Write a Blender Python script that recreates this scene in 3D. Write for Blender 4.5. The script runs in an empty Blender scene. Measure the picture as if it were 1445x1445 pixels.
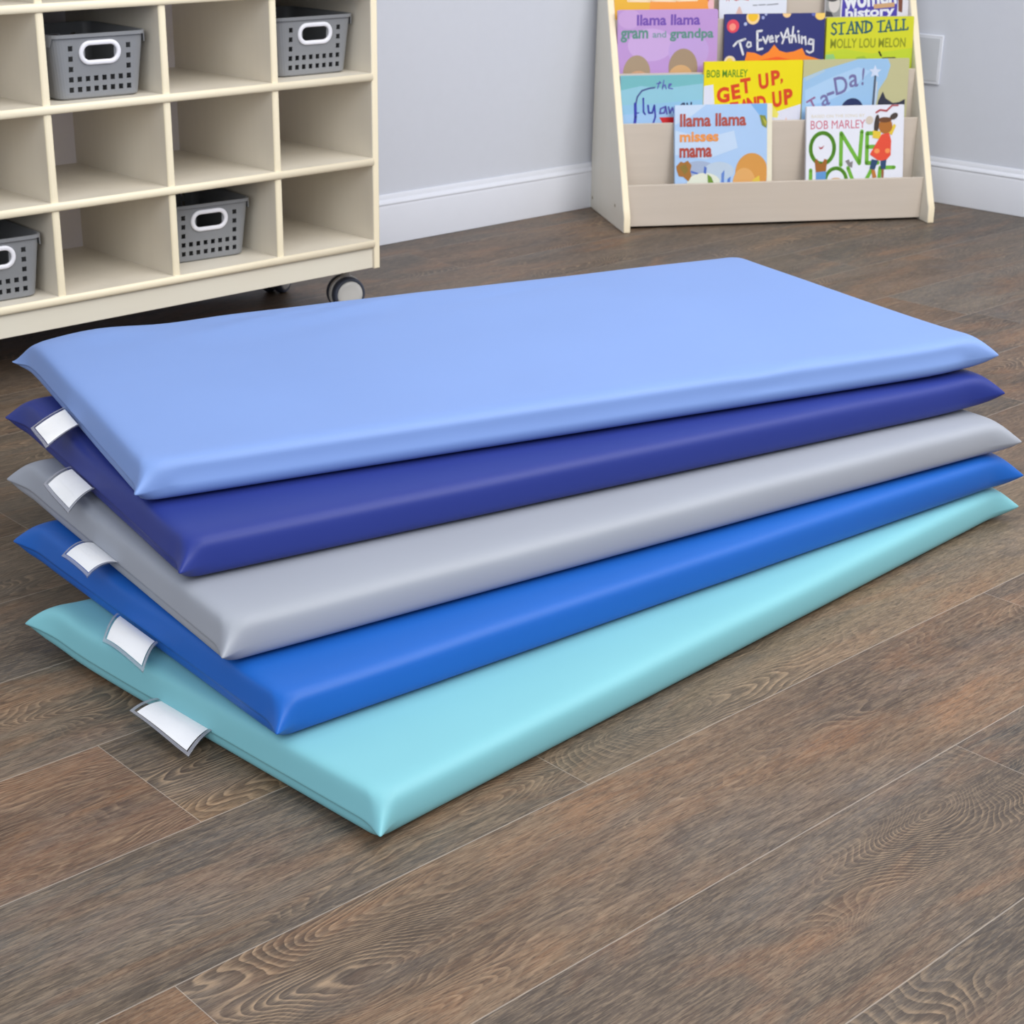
import bpy, bmesh, math, random
from mathutils import Vector, Matrix, noise
random.seed(7)
SC = bpy.context.scene
COL = SC.collection
PI = math.pi

# ------------------------------------------------------------------ helpers
def lin(c):
    f = lambda v: v/12.92 if v <= .04045 else ((v+.055)/1.055)**2.4
    return tuple(f(x/255.) for x in c) + (1.,)

def tag(o, label=None, cat=None, group=None, kind=None):
    for k, v in (('label', label), ('category', cat), ('group', group), ('kind', kind)):
        if v: o[k] = v
    return o

def empty(name, mat, label=None, cat=None, group=None):
    o = bpy.data.objects.new(name, None)
    o.empty_display_size = .05
    COL.objects.link(o)
    o.matrix_world = mat
    return tag(o, label, cat, group)

def link(name, bm, mats, parent=None, smooth=False, bevel=0, seg=2, solid=0, subsurf=0, wn=False):
    me = bpy.data.meshes.new(name)
    bmesh.ops.recalc_face_normals(bm, faces=bm.faces[:])
    bm.to_mesh(me); bm.free()
    for m in (mats if isinstance(mats, (list, tuple)) else [mats]): me.materials.append(m)
    o = bpy.data.objects.new(name, me)
    COL.objects.link(o)
    if parent: o.parent = parent
    if smooth:
        for p in me.polygons: p.use_smooth = True
    if solid:
        m = o.modifiers.new('s', 'SOLIDIFY'); m.thickness = solid; m.offset = 0
    if bevel:
        m = o.modifiers.new('b', 'BEVEL'); m.width = bevel; m.segments = seg; m.limit_method = 'ANGLE'; m.angle_limit = math.radians(40)
        m.harden_normals = False
        for p in me.polygons: p.use_smooth = True
        try: me.set_sharp_from_angle(angle=math.radians(35))
        except Exception: pass
    if subsurf:
        m = o.modifiers.new('u', 'SUBSURF'); m.levels = subsurf; m.render_levels = subsurf
    return o

def copy_tree(o, parent=None):
    c = o.copy(); COL.objects.link(c)
    if parent: c.parent = parent
    for ch in list(o.children): copy_tree(ch, c)
    return c

def box(bm, x0, x1, y0, y1, z0, z1, mi=0):
    v = [bm.verts.new((x, y, z)) for z in (z0, z1) for y in (y0, y1) for x in (x0, x1)]
    for q in ((0,2,3,1), (4,5,7,6), (0,1,5,4), (2,6,7,3), (0,4,6,2), (1,3,7,5)):
        f = bm.faces.new([v[i] for i in q]); f.material_index = mi
    return bm

def cyl(bm, c, axis, r, h, n=32, mi=0, r2=None):
    axis = Vector(axis).normalized()
    a = axis.orthogonal().normalized(); b = axis.cross(a)
    c = Vector(c); r2 = r if r2 is None else r2
    A = [bm.verts.new(c + r*(math.cos(t)*a + math.sin(t)*b)) for t in [2*PI*i/n for i in range(n)]]
    B = [bm.verts.new(c + axis*h + r2*(math.cos(t)*a + math.sin(t)*b)) for t in [2*PI*i/n for i in range(n)]]
    fs = [bm.faces.new([A[i], A[(i+1) % n], B[(i+1) % n], B[i]]) for i in range(n)]
    fs += [bm.faces.new(A[::-1]), bm.faces.new(B)]
    for f in fs: f.material_index = mi

def lathe(bm, c, axis, prof, n=40, mi=0):
    """prof: list of (radius, distance along the axis)"""
    axis = Vector(axis).normalized()
    a = axis.orthogonal().normalized(); b = axis.cross(a); c = Vector(c)
    rings = []
    for r, h in prof:
        if r < 1e-6: rings.append([bm.verts.new(c + axis*h)])
        else: rings.append([bm.verts.new(c + axis*h + r*(math.cos(2*PI*i/n)*a + math.sin(2*PI*i/n)*b)) for i in range(n)])
    for p, q in zip(rings, rings[1:]):
        for i in range(n):
            j = (i+1) % n
            if len(p) == 1 and len(q) == 1: continue
            if len(p) == 1: f = bm.faces.new([p[0], q[j], q[i]])
            elif len(q) == 1: f = bm.faces.new([p[i], p[j], q[0]])
            else: f = bm.faces.new([p[i], p[j], q[j], q[i]])
            f.material_index = mi

def prism(bm, pts, axis, a0, a1, mi=0):
    """pts: 2D outline. axis 'x': pts are (y,z); 'y': (x,z); 'z': (x,y)"""
    def P(p, a):
        return {'x': (a, p[0], p[1]), 'y': (p[0], a, p[1]), 'z': (p[0], p[1], a)}[axis]
    A = [bm.verts.new(P(p, a0)) for p in pts]; B = [bm.verts.new(P(p, a1)) for p in pts]
    n = len(pts)
    fs = [bm.faces.new(A), bm.faces.new(B[::-1])]
    for i in range(n): fs.append(bm.faces.new([A[i], B[i], B[(i+1) % n], A[(i+1) % n]]))
    for f in fs: f.material_index = mi

# ------------------------------------------------------------------ materials
class NT:
    def __init__(s, name):
        s.m = bpy.data.materials.new(name); s.m.use_nodes = True
        s.t = s.m.node_tree; s.t.nodes.clear()
        s.out = s.t.nodes.new('ShaderNodeOutputMaterial')
    def n(s, typ, **kw):
        nd = s.t.nodes.new('ShaderNode' + typ)
        for k, v in kw.items():
            if k.startswith('i_'): 
                key = k[2:]
                key = int(key) if key.isdigit() else key.replace('_', ' ')
                s.set(nd.inputs[key], v)
            else: setattr(nd, k, v)
        return nd
    def set(s, inp, v):
        if hasattr(v, 'is_output') or isinstance(v, bpy.types.NodeSocket): s.t.links.new(v, inp)
        else: inp.default_value = v
    def math(s, op, a, b=None, c=None, clamp=False):
        nd = s.t.nodes.new('ShaderNodeMath'); nd.operation = op; nd.use_clamp = clamp
        for i, v in enumerate((a, b, c)):
            if v is not None: s.set(nd.inputs[i], v)
        return nd.outputs[0]
    def mix(s, fac, a, b, mode='MIX'):
        nd = s.t.nodes.new('ShaderNodeMix'); nd.data_type = 'RGBA'; nd.blend_type = mode
        s.set(nd.inputs[0], fac); s.set(nd.inputs[6], a); s.set(nd.inputs[7], b)
        return nd.outputs[2]
    def xyz(s, x, y, z):
        nd = s.t.nodes.new('ShaderNodeCombineXYZ')
        for i, v in enumerate((x, y, z)): s.set(nd.inputs[i], v)
        return nd.outputs[0]
    def noise(s, vec, scale=1., detail=2., rough=.5, dist=0.):
        nd = s.n('TexNoise'); s.set(nd.inputs['Vector'], vec)
        nd.inputs['Scale'].default_value = scale; nd.inputs['Detail'].default_value = detail
        nd.inputs['Roughness'].default_value = rough; nd.inputs['Distortion'].default_value = dist
        return nd.outputs['Fac']
    def ramp(s, fac, stops):
        nd = s.n('ValToRGB'); e = nd.color_ramp.elements
        while len(e) < len(stops): e.new(.5)
        for el, (p, c) in zip(e, stops): el.position = p; el.color = c if len(c) == 4 else tuple(c)+(1,)
        s.set(nd.inputs[0], fac)
        return nd.outputs[0]
    def bsdf(s, color, rough=.5, bump=None, bstr=.2, bdist=.001, **kw):
        b = s.n('BsdfPrincipled')
        s.set(b.inputs['Base Color'], color); s.set(b.inputs['Roughness'], rough)
        for k, v in kw.items(): s.set(b.inputs[k.replace('_', ' ')], v)
        if bump is not None:
            bp = s.n('Bump'); bp.inputs['Strength'].default_value = bstr; bp.inputs['Distance'].default_value = bdist
            s.set(bp.inputs['Height'], bump); s.t.links.new(bp.outputs[0], b.inputs['Normal'])
        s.t.links.new(b.outputs[0], s.out.inputs[0])
        return b

def plain(name, rgb, rough=.5, var=.04, scale=60, bump=0., **kw):
    t = NT(name)
    co = t.n('TexCoord').outputs['Object']
    f = t.noise(co, scale, 3, .6)
    c = lin(rgb)
    d = tuple(x*(1-var) for x in c[:3]) + (1,); l = tuple(min(1, x*(1+var)) for x in c[:3]) + (1,)
    col = t.mix(f, d, l)
    t.bsdf(col, rough, f if bump else None, bump, .0006, **kw)
    return t.m

def vinyl(name, rgb, rough=.36):
    t = NT(name)
    co = t.n('TexCoord').outputs['Object']
    big = t.noise(co, 5, 2, .5)
    c = lin(rgb)
    col = t.mix(big, tuple(x*.95 for x in c[:3]) + (1,), tuple(min(1, x*1.04) for x in c[:3]) + (1,))
    fine = t.noise(co, 900, 2, .6)
    soft = t.noise(co, 22, 2, .5)
    h = t.math('ADD', t.math('MULTIPLY', fine, .05), t.math('MULTIPLY', soft, .5))
    t.bsdf(col, rough, h, .25, .0012, Specular_IOR_Level=.33, Sheen_Weight=.02)
    return t.m

def birch(name, rgb, rough=.42, along='z', streak=.06):
    t = NT(name)
    co = t.n('TexCoord').outputs['Object']
    mp = t.n('Mapping'); t.t.links.new(co, mp.inputs['Vector'])
    mp.inputs['Scale'].default_value = {'x': (3, 60, 60), 'z': (60, 60, 3), 'y': (60, 3, 60)}[along]
    f = t.noise(mp.outputs[0], 1, 4, .6, .3)
    g = t.noise(co, 7, 2, .5)
    c = lin(rgb)
    col = t.mix(f, tuple(x*(1-streak*1.6) for x in c[:3]) + (1,), tuple(min(1, x*(1+streak)) for x in c[:3]) + (1,))
    col = t.mix(t.math('MULTIPLY', g, .18), col, lin((205, 178, 140)))
    t.bsdf(col, rough, f, .05, .0005, Specular_IOR_Level=.35)
    return t.m

def flat(name, rgb, rough=.4):
    return plain(name, rgb, rough, .02, 30)

M = {}
# colours
M['wall'] = plain('wall_paint', (213, 217, 228), .75, .02, 35, .08)
M['trim'] = plain('trim_paint', (228, 231, 241), .38, .015, 20)
M['face'] = birch('birch_laminate', (230, 224, 211), .42, 'z', .03)
M['edge'] = birch('birch_edge', (255, 242, 216), .4, 'x', .04)
M['edgev'] = birch('birch_edge_upright', (255, 242, 214), .4, 'z', .04)
M['kick'] = birch('birch_kick', (232, 228, 214), .42, 'x', .02)
M['backp'] = plain('white_back', (250, 244, 250), .6, .02, 12)
M['case'] = birch('bookcase_birch', (212, 201, 190), .42, 'x', .045)
M['caseside'] = birch('bookcase_side', (232, 229, 218), .42, 'z', .03)
M['caseedge'] = birch('bookcase_edge', (250, 236, 206), .4, 'z', .03)
M['basket'] = plain('grey_plastic', (134, 136, 140), .38, .03, 40)
M['white'] = plain('white_plastic', (240, 240, 248), .35, .02, 30)
M['tyre'] = plain('dark_rubber', (62, 68, 84), .5, .05, 60)
M['hub'] = plain('grey_hub', (202, 201, 198), .35, .02, 50)
M['steel'] = plain('steel', (170, 170, 172), .3, .02, 50, Metallic=.9)
M['screw'] = plain('screw_cap', (150, 135, 105), .4, .05, 60)
M['card'] = plain('paper_card', (253, 253, 255), .55, .015, 80)
M['pages'] = plain('paper_pages', (238, 232, 210), .7, .05, 200)

def clear_vinyl():
    t = NT('clear_vinyl')
    fr = t.n('LayerWeight'); fr.inputs['Blend'].default_value = .5
    co = t.n('TexCoord').outputs['Object']
    bp = t.n('Bump'); bp.inputs['Strength'].default_value = .5; bp.inputs['Distance'].default_value = .002
    t.set(bp.inputs['Height'], t.noise(co, 45, 2, .5))
    tr = t.n('BsdfTransparent'); tr.inputs[0].default_value = (.97, .975, .985, 1)
    gl = t.n('BsdfGlossy'); gl.inputs['Roughness'].default_value = .12
    t.t.links.new(bp.outputs[0], gl.inputs['Normal'])
    mx = t.n('MixShader')
    t.set(mx.inputs[0], t.math('ADD', t.math('MULTIPLY', t.math('POWER', fr.outputs['Facing'], 4.), .5), .04, clamp=True))
    t.t.links.new(tr.outputs[0], mx.inputs[1]); t.t.links.new(gl.outputs[0], mx.inputs[2])
    t.t.links.new(mx.outputs[0], t.out.inputs[0])
    return t.m
M['clear'] = clear_vinyl()
M['clearedge'] = plain('welded_vinyl_edge', (176, 178, 190), .2, .1, 150, Alpha=.5)

# ------------------------------------------------------------------ camera
F_ = Vector((0.61024401, 0.70173161, -0.36766152)); R_ = Vector((0.75496775, -0.65576023, 0.00148743)); U_ = Vector((0.24005402, 0.27848029, 0.92995849))
cd = bpy.data.cameras.new('camera'); cam = bpy.data.objects.new('camera', cd); COL.objects.link(cam)
mw = Matrix(((R_.x, U_.x, -F_.x, 0), (R_.y, U_.y, -F_.y, 0), (R_.z, U_.z, -F_.z, .88), (0, 0, 0, 1)))
cam.matrix_world = mw
cd.sensor_width = 36; cd.sensor_fit = 'HORIZONTAL'
cd.lens = 2342.4/1445*36
cd.shift_x = (722.5-619.9)/1445
cd.clip_start = .05
cd.dof.use_dof = True; cd.dof.focus_distance = 1.62; cd.dof.aperture_fstop = 22
SC.camera = cam

# ------------------------------------------------------------------ room
YW, XW = 3.1138, 4.015
bm = bmesh.new(); box(bm, -2.2, XW+.1, YW, YW+.1, 0, 2.7)
tag(link('wall_left', bm, M['wall']), kind='structure')
bm = bmesh.new(); box(bm, XW, XW+.1, -2.2, YW, 0, 2.7)
tag(link('wall_right', bm, M['wall']), kind='structure')
prof = [(0, 0), (0.0155, 0), (.0155, .088), (.0135, .094), (.0150, .098), (.0120, .104), (.0070, .107), (.0062, .113), (.0035, .1185), (0, .1190)]
bm = bmesh.new(); prism(bm, [(YW-a, b) for a, b in prof], 'x', -2.2, XW-.0001)
tag(link('baseboard_left', bm, M['trim'], bevel=.0012), kind='structure')
bm = bmesh.new(); prism(bm, [(XW-a, b) for a, b in prof], 'y', -2.2, YW-.0001)
tag(link('baseboard_right', bm, M['trim'], bevel=.0012), kind='structure')

# floor: vinyl planks, each a quad with its own tint
def floor_material():
    t = NT('wood_plank_vinyl')
    pos = t.n('NewGeometry').outputs['Position']
    sp = t.n('SeparateXYZ'); t.t.links.new(pos, sp.inputs[0]); x, y = sp.outputs[0], sp.outputs[1]
    at = t.n('Attribute'); at.attribute_name = 'plank'
    sa = t.n('SeparateColor'); t.t.links.new(at.outputs['Color'], sa.inputs[0]); r1, r2, ln = sa.outputs
    tint = t.n('Attribute'); tint.attribute_name = 'tint'; tint = tint.outputs['Color']
    uv = t.n('UVMap'); uv.uv_map = 'plank_uv'
    su = t.n('SeparateXYZ'); t.t.links.new(uv.outputs[0], su.inputs[0]); U, V = su.outputs[0], su.outputs[1]
    ox = t.math('MULTIPLY', r1, 17.); oy = t.math('MULTIPLY', r2, 23.); oz = t.math('MULTIPLY', r1, 40.)
    def vec(sx, sy, zz=0.):
        return t.xyz(t.math('MULTIPLY', t.math('ADD', x, ox), sx), t.math('MULTIPLY', t.math('ADD', y, oy), sy), t.math('ADD', oz, zz))
    n1 = t.noise(vec(2.0, 7.5), 1, 2.2, .45)
    n1b = t.noise(vec(11, 30, 2), 1, 2, .5)
    h = t.math('ADD', t.math('MULTIPLY', y, 75.), t.math('MULTIPLY', n1, 66.))
    h = t.math('ADD', h, t.math('MULTIPLY', n1b, 2.6))
    # knots: (x, y, sx, sy, strength)
    for kx, ky, sx, sy, a in ((.686, .925, .085, .050, 17), (1.325, .735, .075, .040, 18), (1.025, .688, .060, .030, 12), (1.275, .930, .16, .034, 10),
                              (.74, 1.11, .13, .026, 9), (.574, 1.139, .07, .012, 5), (.749, 1.498, .05, .02, 6)):
        dx = t.math('DIVIDE', t.math('SUBTRACT', x, kx), sx); dy = t.math('DIVIDE', t.math('SUBTRACT', y, ky), sy)
        d2 = t.math('ADD', t.math('MULTIPLY', dx, dx), t.math('MULTIPLY', dy, dy))
        h = t.math('ADD', h, t.math('MULTIPLY', t.math('POWER', 2.718, t.math('MULTIPLY', d2, -.5)), a*1.25))
    fr = t.math('FRACT', h)
    line = t.ramp(fr, [(0, (0, 0, 0)), (.55, (.10, .10, .10)), (.80, (.9, .9, .9)), (.90, (1, 1, 1)), (.97, (0, 0, 0))])
    dark = t.ramp(fr, [(0, (1, 1, 1)), (.35, (.55, .55, .55)), (.7, (0, 0, 0)), (.95, (0, 0, 0)), (1, (1, 1, 1))])
    zone = t.noise(vec(2.2, 9, 7), 1, 3, .55)
    zone = t.ramp(zone, [(.48, (.04, .04, .04)), (.68, (1, 1, 1))])
    brk = t.noise(vec(30, 140, 5), 1, 3, .7)
    brk = t.ramp(brk, [(.35, (.15, .15, .15)), (.6, (1, 1, 1))])
    # broad colour patches
    p1 = t.noise(vec(2.2, 9, 1), 1, 4, .6, .4)
    p2 = t.noise(vec(3.2, 13, 11), 1, 4, .6, .6)
    c = t.mix(t.ramp(p1, [(.34, (0, 0, 0)), (.66, (1, 1, 1))]), t.mix(1., tint, (.42, .425, .44, 1), 'MULTIPLY'), t.mix(1., tint, (1.16, 1.10, 1.03, 1), 'MULTIPLY'))
    c = t.mix(t.math('MULTIPLY', t.ramp(p2, [(.50, (0, 0, 0)), (.68, (1, 1, 1))]), .5), c, lin((158, 112, 76)))
    p3 = t.noise(vec(2.6, 8, 21), 1, 4, .6, .5)
    c = t.mix(t.math('MULTIPLY', t.ramp(p3, [(.5, (0, 0, 0)), (.7, (1, 1, 1))]), .55), c, lin((112, 108, 104)))
    # fibres
    f1 = t.noise(vec(36, 400, 3), 1, 4, .65, .5); f2 = t.noise(vec(80, 900, 4), 1, 2, .6, .4)
    c = t.mix(t.math('MULTIPLY', t.ramp(f1, [(.44, (0, 0, 0)), (.62, (1, 1, 1))]), .34), c, lin((178, 156, 130)))
    c = t.mix(t.math('MULTIPLY', t.ramp(f2, [(.36, (1, 1, 1)), (.50, (0, 0, 0))]), .55), c, lin((52, 42, 36)))
    f3 = t.noise(vec(26, 230, 9), 1, 5, .7, .5)
    c = t.mix(t.math('MULTIPLY', t.ramp(f3, [(.36, (1, 1, 1)), (.5, (0, 0, 0))]), .40), c, lin((58, 48, 42)))
    zd = t.math('MULTIPLY', zone, .50)
    c = t.mix(t.math('MULTIPLY', dark, zd), c, lin((56, 44, 37)))
    c = t.mix(t.math('MULTIPLY', t.math('MULTIPLY', line, brk), t.math('MULTIPLY', zone, .55)), c, lin((188, 160, 128)))
    c = t.mix(1., c, (.86, .85, .84, 1), 'MULTIPLY')
    # seams
    e = .0009
    s1 = t.math('LESS_THAN', V, e); s2 = t.math('LESS_THAN', U, e)
    s3 = t.math('GREATER_THAN', V, .1986-e*.6)
    seam = t.math('MAXIMUM', t.math('MAXIMUM', s1, s2), s3)
    c = t.mix(t.math('MULTIPLY', seam, .40), c, lin((190, 180, 168)))
    hgt = t.math('SUBTRACT', t.math('ADD', t.math('MULTIPLY', f1, .5), t.math('MULTIPLY', line, .25)), t.math('MULTIPLY', seam, .8))
    rg = t.math('ADD', .40, t.math('MULTIPLY', f3, .16))
    t.bsdf(c, rg, hgt, .16, .001, Specular_IOR_Level=.42)
    return t.m

bm = bmesh.new()
cl = bm.loops.layers.float_color.new('plank'); ct = bm.loops.layers.float_color.new('tint'); uvl = bm.loops.layers.uv.new('plank_uv')
PW = .1986; Y0 = 1.2081
known = {0: .7423, -1: 1.080, -2: .585, -3: 1.434, -4: .95, 8: 2.50, 3: 3.015, 5: 3.20, 1: 1.35, 2: .6, 4: 2.2, 6: 2.7, 7: 3.4}
tints = {(0, -1): (122, 94, 76), (0, 0): (124, 106, 84), (-1, -1): (108, 96, 84), (-1, 0): (128, 112, 92), (-2, -1): (136, 106, 82), (-2, 0): (128, 106, 86),
         (-3, -1): (112, 99, 88), (-3, 0): (104, 98, 92), (-4, 0): (98, 88, 80), (-4, -1): (104, 92, 82), (1, -1): (104, 94, 82), (1, 0): (100, 90, 80), (3, -1): (120, 96, 76), (3, 0): (112, 106, 98)}
pal = [(112, 98, 86), (104, 96, 88), (124, 102, 84), (98, 92, 86), (116, 96, 80)]
LEN = 1.22
rnd = random.Random(11)
for row in range(-17, 10):
    ya = Y0 + row*PW; yb = ya + PW
    if row == 9: yb = min(yb, YW+.05)
    e0 = known.get(row, rnd.uniform(0, LEN))
    k = math.floor((-2.2-e0)/LEN)
    while e0 + k*LEN < XW+.05:
        xa = max(-2.2, e0 + k*LEN); xb = min(XW+.05, e0 + (k+1)*LEN)
        if xb > xa:
            vs = [bm.verts.new(p) for p in ((xa, ya, 0), (xb, ya, 0), (xb, yb, 0), (xa, yb, 0))]
            f = bm.faces.new(vs)
            rr = (rnd.random(), rnd.random(), 0, 1)
            tn = lin(tints.get((row, k), rnd.choice(pal)))
            for l in f.loops:
                l[cl] = rr; l[ct] = tn
                l[uvl].uv = (l.vert.co.x - (e0+k*LEN), l.vert.co.y - ya)
        k += 1
bmesh.ops.remove_doubles(bm, verts=bm.verts[:], dist=1e-5)
fl = link('floor', bm, floor_material()); tag(fl, kind='structure')

# ------------------------------------------------------------------ cubby cabinet
YC, XP, CP, TH = 2.6057, 2.0981, .238, .016
SH = [.1536, .3187, .4838, .6509, .818, .985]
XL = XP - 5*CP
CDEP = .345
cab = empty('cubby_cabinet', Matrix.Translation((XL-TH/2, YC, 0)), 'birch cubby storage cabinet on casters with open compartments, against the wall', 'cabinet')
ox = XL-TH/2
def cl_(x): return x-ox
ST = .0148
def nose(bm, x0, x1, ztop, th, y0, y1, mi_edge=1):
    r = th/2
    pts = [(y1, ztop), (y1, ztop-th)] + [(y0+r*.55-r*.55*math.sin(a)-0, ztop-r-r*math.cos(a)) for a in [PI*i/8 for i in range(9)]]
    A = [bm.verts.new((x0, p[0], p[1])) for p in pts]; B = [bm.verts.new((x1, p[0], p[1])) for p in pts]
    n = len(pts)
    bm.faces.new(A); bm.faces.new(B[::-1])
    for i in range(n):
        f = bm.faces.new([A[i], B[i], B[(i+1) % n], A[(i+1) % n]])
        if 2 <= i < n-1: f.material_index = mi_edge; f.smooth = True
for s in (XL, XP):
    bm = bmesh.new(); box(bm, cl_(s)-TH/2, cl_(s)+TH/2, .002, CDEP, .094, 1.0)
    for f in bm.faces:
        if abs(f.calc_center_median().y-.002) < 1e-4: f.material_index = 1
    link('side_panel', bm, [M['face'], M['edgev']], cab, bevel=.002)
for i, z in enumerate(SH):
    bm = bmesh.new(); nose(bm, cl_(XL)+TH/2, cl_(XP)-TH/2, z, ST, -.003, CDEP-.008)
    link('shelf', bm, [M['face'], M['edge']], cab)
    if i < 5:
        for k in range(1, 5):
            bm = bmesh.new(); xx = cl_(XP-k*CP)
            zt = SH[i+1]-ST
            r = .0075
            pts = [(xx-r, CDEP-.008), (xx-r, .006)] + [(xx-r*math.cos(a), .006-.004*math.sin(a)) for a in [PI*j/6 for j in range(1, 6)]] + [(xx+r, .006), (xx+r, CDEP-.008)]
            prism(bm, pts, 'z', z, zt)
            for f in bm.faces:
                if f.calc_center_median().y < .0062: f.material_index = 1
            link('divider', bm, [M['face'], M['edgev']], cab)
bm = bmesh.new(); box(bm, cl_(XL)+TH/2, cl_(XP)-TH/2, CDEP-.008, CDEP-.001, .025, .995)  # stretch below the base board is added to block light from behind
link('back_panel', bm, M['backp'], cab)
bm = bmesh.new(); box(bm, cl_(XL)+TH/2, cl_(XP)-TH/2, .006, .022, .096, SH[0]-ST)
link('kick_panel', bm, M['kick'], cab, bevel=.001)
bm = bmesh.new(); box(bm, cl_(XL)+TH/2, cl_(XP)-TH/2, .022, CDEP-.009, .098, .112)
link('base_board', bm, M['kick'], cab)

def caster(x, y, ang):
    c = bpy.data.objects.new('caster', None); COL.objects.link(c); c.parent = cab
    c.location = (cl_(x), y-YC, 0); c.rotation_euler = (0, 0, ang)
    # axis along local -Y (the outer disc faces -Y)
    R = .0355
    for s in (1, -1):
        bm = bmesh.new()
        o = -.006*1 if s == 1 else .006
        prof = [(R*.80, 0), (R*.92, 0), (R, .004), (R, .014), (R*.93, .0185), (R*.86, .0195), (R*.80, .0185)]
        lathe(bm, (0, -.005*s, R), (0, -s, 0), prof + [(R*.80, 0)])
        w = link('wheel', bm, M['tyre'], c, smooth=True)
        bm = bmesh.new()
        lathe(bm, (0, -.005*s, R), (0, -s, 0), [(0, .001), (R*.805, .001), (R*.805, .0175), (R*.74, .0200), (R*.5, .0212), (0, .0216)])
        link('hub_cap', bm, M['hub'], c, smooth=True)
    bm = bmesh.new()
    # hood between the wheels and the stem
    n = 20
    pts = [(R*1.04*math.cos(a), R + R*1.04*math.sin(a)) for a in [-.15*PI + 1.3*PI*i/n for i in range(n+1)]]
    prism(bm, pts, 'y', -.0045, .0045)
    cyl(bm, (.0, 0, R*1.9), (0, 0, 1), .009, .098-R*1.9, 20)
    cyl(bm, (.0, 0, .0925), (0, 0, 1), .022, .0055, 24)
    link('fork', bm, M['hub'], c, smooth=False, bevel=.001)
caster(2.068, YC+.07, math.radians(-14))
caster(2.045, YC+CDEP-.06, math.radians(30))
caster(XL+.05, YC+.07, math.radians(20))
caster(XL+.05, YC+CDEP-.06, math.radians(-25))

# ------------------------------------------------------------------ baskets
def basket_parts(root):
    W0, W1, D0, D1, H = .157, .180, .196, .214, .109     # bottom / rim widths and depths
    zs = [0, .003, .009, .0118, .0208, .0293, .0383, .0468, .0558, .0643, .0733, .0818, .0908, H-.008, H]
    row_holes = {3, 5, 7, 9, 11}
    hx = [-.0555+.01586*i for i in range(8)]
    us = []
    for v in hx: us += [v-.0043, v+.0043]
    def hw(z): return (W0+(W1-W0)*z/H)/2
    def hd(z): return (D0+(D1-D0)*z/H)/2
    rc = .018
    def loop(z):
        w, d = hw(z), hd(z)
        if z < .004: w -= .004*(1-z/.003); d -= .004*(1-z/.003)
        P = []
        for u in us: P.append((u, -d))
        nf = len(P)
        def arc(cx, cy, a0): 
            for j in range(0, 7): 
                a = a0 + PI/2*j/6; P.append((cx+rc*math.cos(a), cy+rc*math.sin(a)))
        arc(w-rc, -d+rc, -PI/2)
        for j in range(1, 6): P.append((w, -d+rc+(2*d-2*rc)*j/6))
        arc(w-rc, d-rc, 0)
        for u in us[::-1]: P.append((u, d))
        arc(-w+rc, d-rc, PI/2)
        for j in range(1, 6): P.append((-w, d-rc-(2*d-2*rc)*j/6))
        arc(-w+rc, -d+rc, PI)
        return [(px, py, z) for px, py in P], nf
    bm = bmesh.new(); rows = []
    for z in zs:
        P, nf = loop(z); rows.append([bm.verts.new(p) for p in P])
    n = len(rows[0])
    back0 = nf + 7 + 5 + 7
    for r in range(len(zs)-1):
        for i in range(n):
            skip = False
            for s0 in (0, back0):
                k = i - s0
                if 0 <= k < nf-1 and k % 2 == 0 and r in row_holes:
                    hk = k//2
                    if r in (3, 5) or hk in (0, 7): skip = True
                # handle opening: between the outer columns in the upper rows
                if 0 <= k < nf-1 and r in (9, 10, 11) and 4 <= k <= 10: skip = True
            if skip: continue
            bm.faces.new([rows[r][i], rows[r][(i+1) % n], rows[r+1][(i+1) % n], rows[r+1][i]])
    bm.faces.new(rows[0][::-1])
    link('basket_body', bm, M['basket'], root, solid=.0022)
    # rim lip with side skirts
    bm = bmesh.new()
    prof = [(0, 0), (.0045, 0), (.0045, -.006), (.0025, -.006), (.0025, -.0022), (0, -.0022)]
    P, _ = loop(H); P = [Vector(p) for p in P]
    rings = []
    for dx, dz in prof:
        rg = []
        for i, p in enumerate(P):
            nrm = Vector((P[(i+1) % n].y-P[i-1].y, -(P[(i+1) % n].x-P[i-1].x), 0)).normalized()
            drop = 0
            if dz < -.004 and abs(p.x) > hw(H)-.004: drop = -.014
            rg.append(bm.verts.new(p + nrm*dx + Vector((0, 0, dz+.001+drop))))
        rings.append(rg)
    for a in range(len(rings)):
        A, B = rings[a], rings[(a+1) % len(rings)]
        for i in range(n): bm.faces.new([A[i], A[(i+1) % n], B[(i+1) % n], B[i]])
    link('rim', bm, M['basket'], root, smooth=False)
    # white stadium handle grips on the front and back
    for s in (-1, 1):
        bm = bmesh.new(); zc = .0775
        yc = s*(hd(zc)+.0012)
        def stad(L, r, m=14):
            o = []
            for j in range(m+1): a = -PI/2+PI*j/m; o.append((L+r*math.cos(a), r*math.sin(a)))
            for j in range(m+1): a = PI/2+PI*j/m; o.append((-L+r*math.cos(a), r*math.sin(a)))
            return o
        lay = []
        for L, r, dy in ((.0195, .0125, -.002), (.0195, .0125, .0022), (.0195, .0138, .0036), (.0195, .0192, .0036), (.0195, .0205, .0022), (.0195, .0205, -.002)):
            lay.append([bm.verts.new((px, yc+s*dy + s*(D1-D0)/2/H*pz, zc+pz)) for px, pz in stad(L, r)])
        m = len(lay[0])
        for a in range(len(lay)):
            A, B = lay[a], lay[(a+1) % len(lay)]
            for i in range(m): bm.faces.new([A[i], A[(i+1) % m], B[(i+1) % m], B[i]])
        link('handle', bm, M['white'], root, smooth=True)
GB = 'grey perforated baskets in the cubby cabinet'
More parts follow.
